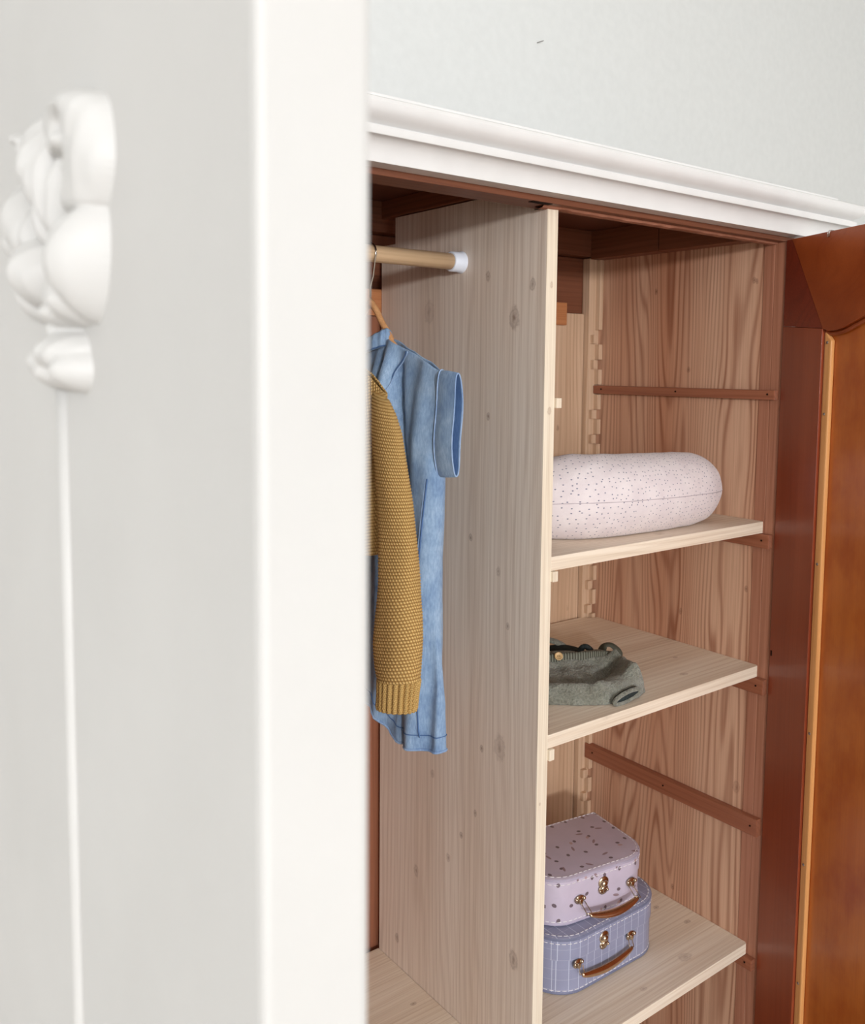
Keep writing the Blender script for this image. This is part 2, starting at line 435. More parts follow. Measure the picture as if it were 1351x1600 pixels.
def tube(name, path, rad, mat, parent=None, n=10, flat=1.0, upv=(0, 0, 1), loop=False):
    if loop:
        P = list(path); rr = []
        m = len(P)
        for i in range(m):
            d = (Vector(P[(i+1) % m])-Vector(P[i-1])).normalized(); u = Vector(upv)
            s = d.cross(u).normalized(); t_ = s.cross(d).normalized()
            rr.append([Vector(P[i])+s*cos(2*pi*k/n)*rad+t_*sin(2*pi*k/n)*rad*flat for k in range(n)])
        return loft(name, rr, mat, parent, cap=False, loop=True)
    return loft(name, tube_rings(path, rad, n, flat, upv), mat, parent)


def lerp(a, b, t): return a+(b-a)*t


def interp(tab, x):
    """piecewise linear table [(x, y...)] sorted by x"""
    if x <= tab[0][0]: return tab[0][1]
    for (a, ya), (b, yb) in zip(tab, tab[1:]):
        if x <= b:
            t = (x-a)/(b-a); t = t*t*(3-2*t)*.35+t*.65
            return ya+(yb-ya)*t
    return tab[-1][1]


def catmull(P, k=6):
    P = [Vector(p) for p in P]; out = []
    for i in range(len(P)-1):
        p0 = P[max(i-1, 0)]; p1 = P[i]; p2 = P[i+1]; p3 = P[min(i+2, len(P)-1)]
        for j in range(k):
            t = j/k
            out.append(.5*((2*p1)+(p2-p0)*t+(2*p0-5*p1+4*p2-p3)*t*t+(3*p1-p0-3*p2+p3)*t**3))
    out.append(P[-1]); return out


# ------------------------------------------------------------------ the room
FL = .30
def st(o): o['kind'] = 'structure'; return o
st(box('floor', (-3.0, -4.6, FL-.05), (2.6, .42, FL), M['floor'], bev=0))
st(box('ceiling', (-3.0, -4.6, 2.95), (2.6, .42, 3.0), M['room_paint'], bev=0))
st(box('wall_back', (-3.1, .42, FL-.05), (2.7, .52, 3.0), M['wall_paint'], bev=0))
st(box('wall_left', (-3.1, -4.6, FL), (-3.0, -2.8, 3.0), M['room_paint'], bev=0))
st(box('wall_left', (-3.1, -1.0, FL), (-3.0, .42, 3.0), M['room_paint'], bev=0))
st(box('wall_left', (-3.1, -2.8, FL), (-3.0, -1.0, .95), M['room_paint'], bev=0))
st(box('wall_left', (-3.1, -2.8, 2.60), (-3.0, -1.0, 3.0), M['room_paint'], bev=0))
st(box('wall_right', (2.6, -4.6, FL), (2.7, .42, 3.0), M['room_paint'], bev=0))
wins = [(-2.60, -1.85, 1.90, 2.45), (-1.65, .75, .95, 2.60)]
bm = bmesh.new()
for a, b in ((-3.1, wins[0][0]), (wins[0][1], wins[1][0]), (wins[1][1], 2.7)): add_box(bm, (a, -4.7, FL), (b, -4.6, 3.0))
for x0, x1, z0, z1 in wins:
    add_box(bm, (x0, -4.7, FL), (x1, -4.6, z0)); add_box(bm, (x0, -4.7, z1), (x1, -4.6, 3.0))
st(link('wall_front', bm, M['room_paint']))
for i, (x0, x1, z0, z1) in enumerate(wins):
    wr = st(empty('window_%d' % (i+1), (x0, -4.6, z0)))
    bm = bmesh.new(); f = .04
    for lo, hi in (((x0, -4.69, z0), (x0+f, -4.63, z1)), ((x1-f, -4.69, z0), (x1, -4.63, z1)), ((x0+f, -4.69, z0), (x1-f, -4.63, z0+f)), ((x0+f, -4.69, z1-f), (x1-f, -4.63, z1))):
        add_box(bm, lo, hi)
    link('window_frame', bm, M['pane'], wr)
bm = bmesh.new()
add_box(bm, (-3.0, .405, FL), (2.6, .42, FL+.10), .002)
st(link('baseboard_back', bm, M['white_paint']))
wr = st(empty('window_3', (-3.0, -1.9, .95))); bm = bmesh.new()
for lo, hi in (((-3.09, -2.8, .95), (-3.03, -2.76, 2.60)), ((-3.09, -1.04, .95), (-3.03, -1.0, 2.60)), ((-3.09, -2.76, .95), (-3.03, -1.04, .99)), ((-3.09, -2.76, 2.56), (-3.03, -1.04, 2.60))): add_box(bm, lo, hi)
link('window_frame', bm, M['pane'], wr)
# fine dark scratch / bent tack in the wall above the cupboard
loft('tack', tube_rings([(.3745, .4195, 2.2800), (.3775, .413, 2.2812), (.3828, .4115, 2.2832)], .0007, 6), M['nail_metal'])
tag(bpy.data.objects['tack'], 'tiny thin grey tack sticking in the pale wall above the cupboard', 'tack')

# ------------------------------------------------------------------ the wardrobe
W = .4866; T = .018
war = empty('wardrobe', (-.10, .19, FL), 'old wardrobe with white cornice and pale new wood shelves against the wall', 'wardrobe')
XL = -.72
SB = .372      # inner face of the back boards
# side panels
def side(x0, x1, name='side_panel'):
    return box(name, (x0, 0.0, FL+.10), (x1, .39, 1.955), M['old_pine_side'], war)
side(W, W+.02); side(XL-.02, XL)
box('front_post', (W-.0005, -.018, FL+.10), (W+.024, .0, 1.893), M['front_post'], war, .001)
box('front_post', (XL-.024, -.018, FL+.10), (XL+.0005, .0, 1.893), M['front_post'], war, .001)
box('side_stile', (W-.0012, .0005, .425), (W, .018, 1.892), M['front_post'], war, .0004)
box('outer_side', (W+.0245, -.018, FL+.10), (W+.097, .39, 1.955), M['white_paint'], war)
box('outer_side', (XL-.034, -.018, FL+.10), (XL-.0245, .39, 1.955), M['white_paint'], war)
box('bottom_board', (XL, 0.0, .405), (W, .372, .425), M['old_pine_dark'], war)
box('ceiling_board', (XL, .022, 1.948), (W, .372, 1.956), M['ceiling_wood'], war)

# base
bm = bmesh.new(); add_box(bm, (XL-.04, -.03, FL+.02), (W+.105, .40, FL+.10), .003)
link('base_frame', bm, M['white_paint'], war)
for x in (XL-.03, W+.02):
    for y in (-.02, .33):
        rr = [[(x+.03+cos(k*pi/8)*r, y+.03+sin(k*pi/8)*r, z) for k in range(16)] for z, r in ((FL, .018), (FL+.008, .024), (FL+.022, .026))]
        loft('foot', rr, M['white_paint'], war)
# back boards
edges = [.4576, .3716, .282, .192, .103, .013, -.078, -.168, -.258, -.35, -.44, -.53, -.62, -.72]
for k in range(len(edges)-1):
    b, a = edges[k], edges[k+1]
    box('back_board', (a+.0025, SB-(.004 if k == 0 else 0), .425), (b-.0005, SB+.012, 1.7990 if k == 0 else 1.797), M['old_pine_back'] if b > .02 else M['old_pine_back_shade'], war, .001)
box('back_sheet', (XL, SB+.012, .405), (W, SB+.018, 1.955), M['old_pine_dark'], war, 0)
box('back_rail', (XL, SB+.004, 1.80), (W, SB+.012, 1.900), M['old_pine_dark'], war, .001)
box('back_rail', (XL, SB-.018, 1.902), (W, SB+.012, 1.948), M['old_pine_dark'], war, .001)
box('back_batten', (XL, SB-.012, 1.7765), (.4045, SB-.0045, 1.8165), M['orange_batten'], war, .001)
# corner strip with sawtooth notches (right) and its plain twin (left)
box('corner_post', (.4588, .358, .425), (W, SB+.003, 1.900), M['old_pine_back'], war, .001)
box('corner_post', (XL, .358, .425), (XL+.028, SB+.003, 1.900), M['old_pine_back'], war, .001)
zt = 1.7527
while zt > .45:
    skip = any(abs(zt-q) < .012 for q in (1.660, 1.452, 1.219, .966, .752))
    if not skip:
        box('notch_block', (.4640+.003*random.random(), .350, zt-.0080), (.4765, .3585, zt+.0080), M['old_pine_back'], war, .0008)
    box('notch_tooth', (.4768, .347+.002*random.random(), zt-.0375), (W-.0005, .3585, zt-.0095), M['old_pine_back'], war, .0008)
    zt -= .0462
box('corner_strip', (.4768, .3480, 1.770), (W-.0005, .3585, 1.898), M['old_pine_back'], war, .001)
# divider: notched at the top back corner
dp = [(0, 0, .425), (0, .3587, .425), (0, .3587, 1.8815), (0, .3225, 1.8815), (0, .3225, 1.920), (0, .024, 1.920), (0, .024, 1.8915), (0, .0, 1.8915)]
prism('divider', [(a, max(b, .0012), c) for a, b, c in dp], (T, 0, 0), M['spruce_upright'], war, .0006)
box('divider_edge', (0.0, 0.0, .425), (T, .0011, 1.8915), M['spruce_edge'], war, .0004)
# shelves
def shelf(z, x0, x1, y1, name='shelf', post=True):
    c = .004
    pts = [(x0, 0, z-T), (x1-c, 0, z-T), (x1-.0005, c, z-T)]
    if post: pts += [(x1-.0005, y1-.0005, z-T), (x1-.011, y1+.0005, z-T), (x1-.028, y1+.017, z-T), (x0, y1+.02, z-T)]
    else: pts += [(x1-.0005, y1, z-T), (x0, y1, z-T)]
    return prism(name, pts, (0, 0, T), M['spruce_shelf'], war, .0006)
for z in (1.4607, 1.2282, .7612): shelf(z, T, W, .344)
shelf(.7524, XL+.001, 0, .3600, post=False)
# battens on the right side panel
def batten(z0, z1, y0=-.0155, th=.012, m='batten_wood', y1=.3575):
    b = box('batten', (W-th, y0, z0), (W-.0003, y1, z1), M[m], war, .0012)
    for y in (y0+.012, y1-.02, .17):
        bm = bmesh.new(); bmesh.ops.create_cone(bm, cap_ends=True, segments=10, radius1=.0016, radius2=.0014, depth=.0012, matrix=Matrix.Translation((W-th-.0002, y, (z0+z1)/2+.001)) @ Matrix.Rotation(pi/2, 4, 'Y'))
        link('nail_head', bm, M['dark_hole'], b, loc=None)
    return b
batten(1.6525, 1.6675); batten(1.4200, 1.4420, y1=.345); batten(1.1850, 1.2095, y1=.345); batten(.9510, .9800); batten(.7240, .7425, y1=.345)
# small cleats on the divider
for z0, z1 in ((1.6487, 1.6611), (1.4290, 1.4420), (1.1950, 1.2095), (.7290, .7425)):
    box('cleat', (T, -.004+.006, z0), (T+.009, .33, z1), M['spruce_shelf'], war, .0006)
    box('cleat_end', (T, -.004, z0), (T+.0085, .0015, z1), M['spruce_edge'], war, .0006)
# top rails seen from below
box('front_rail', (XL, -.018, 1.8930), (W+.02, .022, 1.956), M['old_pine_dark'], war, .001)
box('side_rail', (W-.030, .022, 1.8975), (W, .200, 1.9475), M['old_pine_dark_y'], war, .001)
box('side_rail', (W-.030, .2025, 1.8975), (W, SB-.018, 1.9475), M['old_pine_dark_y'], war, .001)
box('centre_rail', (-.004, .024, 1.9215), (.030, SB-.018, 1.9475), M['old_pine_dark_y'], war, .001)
# rough splintered strip along the inner lip of the front rail (right half)
bm = bmesh.new(); prev = None; NN = 90
for k in range(NN+1):
    x = lerp(-.012, W-.001, k/NN); r = noise.noise(Vector((x*60, 2, 0)))*.0022+noise.noise(Vector((x*17, 5, 0)))*.0022
    ring = [bm.verts.new(q) for q in ((x, -.006-r*.6, 1.8932), (x, -.003, 1.8905+r*.5), (x, .004+r, 1.8896+r*.7), (x, .012+r*1.3, 1.8932))]
    if prev:
        for j in range(3): bm.faces.new((prev[j], prev[j+1], ring[j+1], ring[j]))
    prev = ring
bmesh.ops.recalc_face_normals(bm, faces=bm.faces)
link('splintered_lip', bm, M['splinter'], war, False)
box('lock_recess', (-.040, -.0165, 1.8922), (-.008, -.008, 1.8936), M['dark_hole'], war, .0004)
# cornice: profile in (-y, z), swept along front with a mitred return on the right and left
prof = [(.000, 1.9000), (.0400, 1.9000), (.0402, 1.9060), (.0412, 1.9110), (.0432, 1.9160), (.0465, 1.9205), (.0510, 1.9228), (.0548, 1.9230), (.0552, 1.9238), (.0552, 1.9306), (.0545, 1.9314),
        (.0490, 1.9318), (.0496, 1.9336), (.0530, 1.9356), (.0580, 1.9385), (.0622, 1.9420), (.0648, 1.9460), (.0655, 1.9505), (.0640, 1.9545), (.0600, 1.9565), (.0560, 1.9570), (.000, 1.9570)]
OX = W+.097
cor = [(XL-.034, .40), (XL-.034, 0), (OX, 0), (OX, .40)]
rings = []
for i, (cx, cy) in enumerate(cor):
    r = []
    for o_, z in prof:
        d = o_-.018
        sx = -1 if i < 2 else 1
        r.append((cx+sx*d, cy if i in (0, 3) else cy-.018-d+0.0, z))
    rings.append(r)
cn = None
bm = bmesh.new(); add_loft(bm, rings, closed=True, cap=True); bmesh.ops.recalc_face_normals(bm, faces=bm.faces)
cn = link('cornice', bm, M['white_paint'], war, True)
for p in cn.data.polygons: p.use_smooth = True
md = cn.modifiers.new('es', 'EDGE_SPLIT'); md.split_angle = radians(28)
prism('cornice_cap', [(XL-.070, -.054, 1.9568), (W+.078, -.054, 1.9568), (W+.078, .40, 1.9568), (XL-.070, .40, 1.9568)], (0, 0, .0045), M['white_paint'], war, .0008)

# ------------------------------------------------------------------ right door (open)
hx, hy = .4825, -.0205
th = radians(22)
dv = Vector((-sin(th), -cos(th), 0)); nv = Vector((cos(th), -sin(th), 0))   # along the door, and through its thickness
def D(s, z, n=0): return Vector((hx, hy, 0))+dv*s+nv*n+Vector((0, 0, z))
dr = empty('door', (hx, hy, .43), 'dark red varnished frame round an amber panel', parent=war)
DT = .021; ZB = .43; ZT = 1.8945
def dprism(name, pts, n0, n1, mat, bev=.0006, par=None):
    return prism(name, [D(s, z, n0) for s, z in pts], nv*(n1-n0), mat, par or dr, bev)
SW = .0885
stile = dprism('stile', [(0, ZB), (SW, ZB), (SW, 1.7583), (0, 1.7647)], 0, DT, M['mahogany'])
dprism('corner_block', [(0, 1.7652), (SW, 1.7588), (.0125, ZT), (0, ZT)], .0004, DT, M['mahogany_corner'], .0004)
arch = [(SW+.0008, 1.7580), (.100, 1.7545), (.115, 1.7548), (.130, 1.7578), (.150, 1.7650), (.173, 1.7730), (.20, 1.783), (.24, 1.793), (.285, 1.797), (.33, 1.793), (.37, 1.783), (.40, 1.772), (.43, 1.7615), (.455, 1.7565), (.4815, 1.7580)]
dprism('top_rail', arch+[(.4815, ZT), (.0130, ZT)], 0, DT, M['door_rail'])
dprism('stile', [(.4825, ZB), (.57, ZB), (.57, ZT), (.4825, ZT)], 0, DT, M['mahogany'])
dprism('bottom_rail', [(SW+.0005, ZB), (.482, ZB), (.482, ZB+.11), (SW+.0005, ZB+.11)], 0, DT, M['door_rail'])
dprism('panel', [(.088, ZB+.10), (.483, ZB+.10), (.483, 1.83), (.088, 1.83)], .011, .016, M['door_panel'], 0)
dprism('outer_face', [(0, ZB), (.57, ZB), (.57, ZT), (0, ZT)], DT, DT+.003, M['white_paint'], .0006)
for s0, s1 in ((.0895, .1035), (.4675, .4815)):
    pts = []
    bd = dprism('glazing_bead', [(s0, ZB+.112), (s1, ZB+.112), (s1, 1.7410), (s0+.003, 1.7530), (s0, 1.7530)], .0035, .0108, M['bead_wood'], .0022)
    for z in (1.7383, 1.636, 1.417, 1.162, .9589, .7705, .58):
        bm = bmesh.new()
        bmesh.ops.create_uvsphere(bm, u_segments=12, v_segments=6, radius=.0022)
        bmesh.ops.scale(bm, vec=(1, 1, .45), verts=bm.verts)
        bmesh.ops.transform(bm, matrix=Matrix.Translation(D((s0+s1)/2-.0005, z, .0034)) @ nv.to_track_quat('Z', 'Y').to_matrix().to_4x4(), verts=bm.verts)
        link('screw', bm, M['nail_metal'], dr, True)
# arched moulding under the top rail
ap = catmull([D(s, z-.003, .0075) for s, z in arch], 4)
tube('arched_moulding', ap, .0035, M['door_rail'], dr, 8, 1, nv)
dprism('latch_slot', [(.0030, 1.2515), (.0058, 1.2515), (.0058, 1.2600), (.0030, 1.2600)], -.0006, .001, M['dark_hole'], 0)
# hinge barrels along the hinge edge and a pale wire catch on the top edge
for z in (1.70, 1.15, .60):
    tube('hinge', [D(-.003, z-.022, .018), D(-.003, z+.022, .018)], .003, M['nail_metal'], dr, 10)
for ds in (0, .003):
    tube('wire_loop', [D(.092+ds, ZT-.008, -.0008), D(.093+ds, ZT-.002, -.0014), D(.093+ds, ZT+.0015, .0005), D(.094+ds, ZT+.001, .005)], .0005, M['wire'], dr, 6)

# ------------------------------------------------------------------ left door (open, white outer face, close to the lens)
A = Vector((-.689, -.616, 0)); Hh = Vector((-.700, -.020, 0))
aw = (Hh-A).normalized(); tn = Vector((aw.y, -aw.x, 0)); LEN = (Hh-A).length; TH = .0302
def E(s, z, n=0): return A+aw*s+tn*n+Vector((0, 0, z))     # n>0 goes into the door's thickness
ld = empty('door', (-.70, -.02, .43), 'white painted outer face with carved ornament and thin bead', parent=war)
prism('door_slab', [E(0, .43), E(LEN, .43), E(LEN, .43, TH), E(0, .43, TH)], (0, 0, ZT-.43+.06), M['door_paint'], ld, .0022)
# raised bead running down below the ornament
bd_s = .1455
rr = []
for z in (.50, 1.0, 1.4, 1.6, 1.696):
    rr.append([E(bd_s+cos(k*pi/10)*.0036, z, .0005-sin(k*pi/10)*.0030) for k in range(11)])
loft('bead_moulding', rr, M['door_paint'], ld)
# carved ornament: relief of overlapping lobes (s, z, half length, half width, tilt, height, power)
so = .140
BPX = [(-.017, 1.7660), (-.017, 1.7738), (-.026, 1.7772), (-.036, 1.7740), (-.039, 1.7640), (-.038, 1.7560), (-.033, 1.7480)]
BP = [(p.x, p.y) for p in catmull([(a, b, 0) for a, b in BPX], 5)]
BAND = [(BP[k], BP[k+1], .0036+.00008*k, .0120-.0001*abs(k-14)) for k in range(len(BP)-1)]
lobes = [
    # s, z, half length along s, half height, rotation, relief
    (-.036, 1.7660, .0090, .0048, 0, .0100), (-.038, 1.7620, .0220, .0150, 0, .0050), (-.028, 1.7590, .0060, .0050, 0, .0060),
    (.010, 1.7640, .0075, .0180, -14, .0105), (.026, 1.7760, .0120, .0035, 14, .0090), (.022, 1.7720, .0060, .0070, -30, .0080),
    (-.008, 1.7560, .0045, .0190, 6, .0100), (-.018, 1.7500, .0042, .0190, 10, .0085), (.002, 1.7480, .0042, .0170, -8, .0085),
    (.036, 1.7480, .0085, .0165, -24, .0100), (.048, 1.7440, .0065, .0120, -30, .0080), (.022, 1.7420, .0050, .0130, -18, .0080),
    (.012, 1.7290, .0095, .0125, -6, .0135), (.026, 1.7230, .0060, .0110, -22, .0090),
    (-.048, 1.7290, .0120, .0175, 14, .0135), (-.034, 1.7300, .0085, .0165, 20, .0120), (-.024, 1.7330, .0060, .0150, 14, .0100), (-.032, 1.7180, .0100, .0080, 14, .0110),
    (-.006, 1.7210, .0050, .0120, 20, .0080), (-.020, 1.7140, .0130, .0052, -6, .0110), (-.012, 1.7090, .0080, .0050, 0, .0080),
    (-.016, 1.7010, .0160, .0075, 0, .0120), (.004, 1.6975, .0080, .0080, 0, .0105), (-.026, 1.6955, .0100, .0070, -10, .0100), (-.010, 1.6945, .0100, .0060, 0, .0110)]
bm = bmesh.new(); NS, NZ = 220, 230
s0, s1, z0, z1 = -.075, .062, 1.684, 1.786
def relief(s, z):
    best = 0.0; acc = 0.0
    for (cs, cz, ls, lz, rt, h) in lobes:
        if cs < 0: cs *= .74; ls *= .72
        c, q = cos(radians(rt)), sin(radians(rt))
        ds, dz = s-cs, z-cz
        a = (ds*c+dz*q)/(ls*1.15); b = (-ds*q+dz*c)/(lz*1.12)
        r2 = a*a+b*b
        if r2 < 1:
            v = h*(1-r2)**.5*(.45+.55*(1-r2)**.5)*1.25
            acc += v**9
    best = acc**(1/9.)
    # scrolled band curling over at the top right, round a small boss
    for (ax_, az_), (bx_, bz_), wd, hh in BAND:
        px, pz, qx, qz = s*.42, z, ax_*.42, az_
        dx, dz = bx_*.42-qx, bz_-az_; tt = max(0, min(1, ((px-qx)*dx+(pz-qz)*dz)/(dx*dx+dz*dz)))
        d2 = ((px-qx-tt*dx)**2+(pz-qz-tt*dz)**2)/wd**2
        if d2 < 1: acc = max(acc, (hh*sqrt(1-d2))**9)
    # fine leaf veins
    best = acc**(1/9.)
    best -= .0009*(.5+.5*sin(s*900+z*300+4*noise.noise(Vector((s*60, z*60, 0)))))*min(1, best/.004)*(1 if s > -.02 else .5)
    return best
V = [[None]*(NZ+1) for _ in range(NS+1)]
for i in range(NS+1):
    for j in range(NZ+1):
        s = lerp(s0, s1, i/NS); z = lerp(z0, z1, j/NZ); h = relief(s, z)
        V[i][j] = (bm.verts.new(E(so+s, z, .0006-h)), h)
for i in range(NS):
    for j in range(NZ):
        q = [V[i][j], V[i+1][j], V[i+1][j+1], V[i][j+1]]
        if max(x[1] for x in q) > 0: bm.faces.new([x[0] for x in q])
for v_ in [v for v in bm.verts if not v.link_faces]: bm.verts.remove(v_)
bmesh.ops.recalc_face_normals(bm, faces=bm.faces)
orn = link('carved_ornament', bm, M['door_paint'], ld, True)
md = orn.modifiers.new('sm', 'SMOOTH'); md.iterations = 2

# ------------------------------------------------------------------ clothes rod
RY, RZ = .1655, 1.8405
rod = empty('clothes_rod', (-.36, RY, RZ), 'round pale wooden clothes rod with white plastic end cap below the wardrobe ceiling', 'clothes rod')
tube('pole', [(x, RY, RZ) for x in (XL+.012, -.4, -.2, -.012)], .0108, M['rod_wood'], rod, 28)
for xs in ((-.019, 0), (XL+.019, XL)):
    a, b = xs; sg = 1 if b > a else -1
    rr = []
    for x, r in ((a, .0110), (a, .0128), (a+sg*.001, .0134), (b-sg*.003, .0136), (b-sg*.0008, .0150), (b, .0150)):
        rr.append([(x, RY+cos(k*pi/16)*r, RZ+sin(k*pi/16)*r) for k in range(32)])
    o = loft('end_cap', rr, M['cap_plastic'], rod)


def hanger(x, label, HL=.130):
    h = empty('clothes_hanger', (x, RY, RZ), label, 'hanger', 'wooden hangers on the clothes rod')
    # hook: from the crown up and over the rod
    rh = .0125
    P = [(x, RY, 1.786), (x, RY, 1.800), (x, RY-.006, 1.812)]
    P += [(x, RY-rh*cos(a), RZ+rh*sin(a)) for a in [radians(q) for q in range(-30, 200, 15)]]
    tube('hook', P, .0013, M['wire'], h, 8)
    rings = []
    for k in range(41):
        s = lerp(-1, 1, k/40); a = abs(s)
        y = RY+s*HL; z = interp([(0, 1.780), (.007, 1.7745), (.036, 1.744), (.055, 1.722), (.09, 1.699), (.130, 1.684)], a*HL)
        w_ = .0042; hh = lerp(.0058, .0045, a)
        dzdy = 0
        rings.append([(x+cos(q*pi/6)*w_, y, z+sin(q*pi/6)*hh) for q in range(12)])
    loft('hanger_arm', rings, M['hanger_wood'], h)
    return h


hanger(-.147, 'light wooden hanger with its arm showing above the denim collar')
hanger(-.222, 'wooden hanger inside the mustard knitted cardigan', .09)

# ------------------------------------------------------------------ denim dress
XD = -.150
dress = empty('denim_dress', (XD, RY, 1.74), 'light blue denim child\'s dress with rolled cuff sleeve, hanging nearest the pale divider', 'dress')
def d_top(d):      # shoulder height against distance from the centre line
    return interp([(0, 1.714), (.030, 1.724), (.042, 1.730), (.052, 1.7320), (.090, 1.7185), (.125, 1.7055), (.150, 1.6945), (.18, 1.6945)], d)
def d_hem(d):
    return interp([(0, 1.274), (.040, 1.274), (.050, 1.273), (.064, 1.262), (.084, 1.247), (.10, 1.243), (.125, 1.245), (.18, 1.250)], d)
def d_w(z):        # half width
    return interp([(1.24, .1605), (1.305, .1590), (1.365, .1530), (1.41, .1490), (1.44, .1470), (1.486, .1478), (1.531, .1505), (1.571, .1530), (1.60, .1490), (1.65, .1535), (1.70, .1510)], z)
N, Rr = 180, 150
rings, uvs = [], []
for i in range(Rr+1):
    t = i/Rr
    ring = []; uvr = []
    for j in range(N+1):
        a = 2*pi*j/N
        ca, sa = cos(a), sin(a)
        cc = math.copysign(abs(ca)**.75, ca); ss = math.copysign(abs(sa)**.62, sa)
        z_e = lerp(1.70, 1.25, t)
        w_ = d_w(z_e)
        y = -cc*w_; d = abs(y)
        z = lerp(d_top(d), d_hem(d), t)
        b = lerp(.0045, .021, min(1, t/.22)**.7)*(1 if t < .5 else 1+.25*(t-.5))
        fold = 0
        amp = lerp(.0015, .0065, min(1, t*2.2))*min(1, abs(sa)*2)
        if sa != 0:
            fold = amp*(sin(y*95+1.1+.9*sin(z*9))+.45*sin(y*190+z*14+2))
            # gathers falling from the collar
            g = math.exp(-((d-.058-.08*t)/.008)**2)*.014*min(1, t*9)*(1-.6*t)
            g -= math.exp(-((d-.076-.06*t)/.008)**2)*.018*min(1, t*9)*(1-.6*t)
            g += math.exp(-((d-.032-.05*t)/.007)**2)*.012*min(1, t*9)*(1-.6*t)
            g -= math.exp(-((d-.046-.06*t)/.006)**2)*.014*min(1, t*9)*(1-.6*t)
            fold += g
            fold += .0022*noise.noise(Vector((y*22, z*16, 3)))+.0008*noise.noise(Vector((y*80, z*60, 9)))
        x = XD+ss*b*-1+(-fold if ss > 0 else fold*.6)
        ring.append((x, RY+y, z)); uvr.append((a*.11, (1.75-z)))
    rings.append(ring[:-1]); uvs.append(uvr)
loft('dress_body', rings, M['denim'], dress, cap=False, uv=uvs, solid=.0012)


def on_dress(y, z, lift=.0012):
    """front surface of the body near (y,z)"""
    best = None
    for r in rings:
        for p in r[:N//2+1]:
            q = (p[1]-y)**2+(p[2]-z)**2
            if best is None or q < best[0]: best = (q, p)
    return (best[1][0]-lift, y, z)


# seams: armhole seam, side placket, hem line
sm = [on_dress(y, z) for y, z in ((.0752, 1.7165), (.083, 1.706), (.0915, 1.692), (.0945, 1.6775), (.0960, 1.655), (.0955, 1.62))]
tube('armhole_seam', catmull(sm, 4), .0011, M['denim_seam_dark'], dress, 6)
tube('armhole_seam', [Vector(q)+Vector((-.0004, -.0030, 0)) for q in catmull(sm, 4)], .0008, M['denim_seam'], dress, 6)
sp_ = [on_dress(y, z) for y, z in ((.0200, 1.570), (.0240, 1.52), (.0290, 1.47), (.0300, 1.42), (.0310, 1.38), (.0300, 1.33), (.0290, 1.28), (.0280, 1.262))]
tube('side_seam', catmull(sp_, 4), .0010, M['denim_seam_dark'], dress, 6)
tube('side_seam', [Vector(q)+Vector((-.0002, .0030, 0)) for q in catmull(sp_, 4)], .0009, M['denim_seam'], dress, 6)
ri_ = rings[-7]
tube('hem_stitch', [Vector(p)+Vector((-.0006 if k < N/2 else .0006, 0, 0)) for k, p in enumerate(ri_)], .0006, M['denim_seam_dark'], dress, 6, loop=True)
ri_ = rings[-1]
tube('hem_edge', [Vector(p) for p in ri_], .0015, M['denim_seam'], dress, 6, loop=True)
# stand-up collar band round the neck
rr = []
for k in range(64):
    a = 2*pi*k/64
    c, q = cos(a), sin(a)
    x = XD-q*.0150; y = RY-c*.0440; z = 1.7215+.0130*abs(c)**1.5
    n_ = Vector((-q*.040, -c*.015, 0)).normalized()
    u_ = (Vector((0, 0, 1))+n_*-.15).normalized(); h_ = .0085+.0030*abs(c)
    rr.append([Vector((x, y, z))+u_*h_*cos(b*pi/5)+n_*.0026*sin(b*pi/5)+n_*.0012*sin(k*1.7) for b in range(10)])
loft('collar', rr, M['denim'], dress, cap=False, loop=True)
tube('collar_seam', [r[5]+(r[0]-r[5])*.08+Vector((-.0026*sin(2*pi*k/64), -.001*cos(2*pi*k/64), 0)) for k, r in enumerate(rr)], .0010, M['denim_seam_dark'], dress, 6, loop=True)
# rolled cuffs
def cuff(sgn):
    y_in = RY-sgn*.1500
    def ring(y, zc, hz, hx_, tilt=0, n=48):
        out = []
        for k in range(n):
            a = 2*pi*k/n
            c, s_ = cos(a), sin(a)
            zz = math.copysign(abs(c)**.85, c)*hz
            out.append((XD+math.copysign(abs(s_)**.8, s_)*hx_*(-1)+.0012*sin(zz*70), y-sgn*(tilt*zz), zc+zz))
        return out
    zc = 1.6335
    K = .5
    rr = [ring(y_in+sgn*.010, zc, .0590, .0060), ring(y_in, zc, .0605, .0075, .03), ring(y_in-sgn*.003, zc, .0615, .0090, .03), ring(y_in-sgn*.014, zc, .0610, .0080, .03), ring(y_in-sgn*.0300, zc, .0590, .0068, .03),
          ring(y_in-sgn*.0320, zc, .0580, .0060, .03), ring(y_in-sgn*.0310, zc, .0572, .0052, .03)]
    loft('sleeve_cuff', rr, M['denim'], dress, cap=False)
    rr = [ring(y_in-sgn*.0308, zc, .0571, .0053, .03), ring(y_in-sgn*.020, zc, .0570, .0050, .03), ring(y_in-sgn*.004, zc, .0560, .0045, .03), ring(y_in+sgn*.012, zc, .052, .004, .03)]
    loft('cuff_lining', rr, M['denim_inner'], dress, cap=False)
    for yo, r_ in ((.0318, .0010), (.0028, .0009)):
        tube('cuff_edge', ring(y_in-sgn*yo, zc, .0578 if yo > .01 else .0618, .0062 if yo > .01 else .0092, .03, 64), r_, M['denim_seam'], dress, 6, upv=(0, 1, 0), loop=True)
cuff(1); cuff(-1)

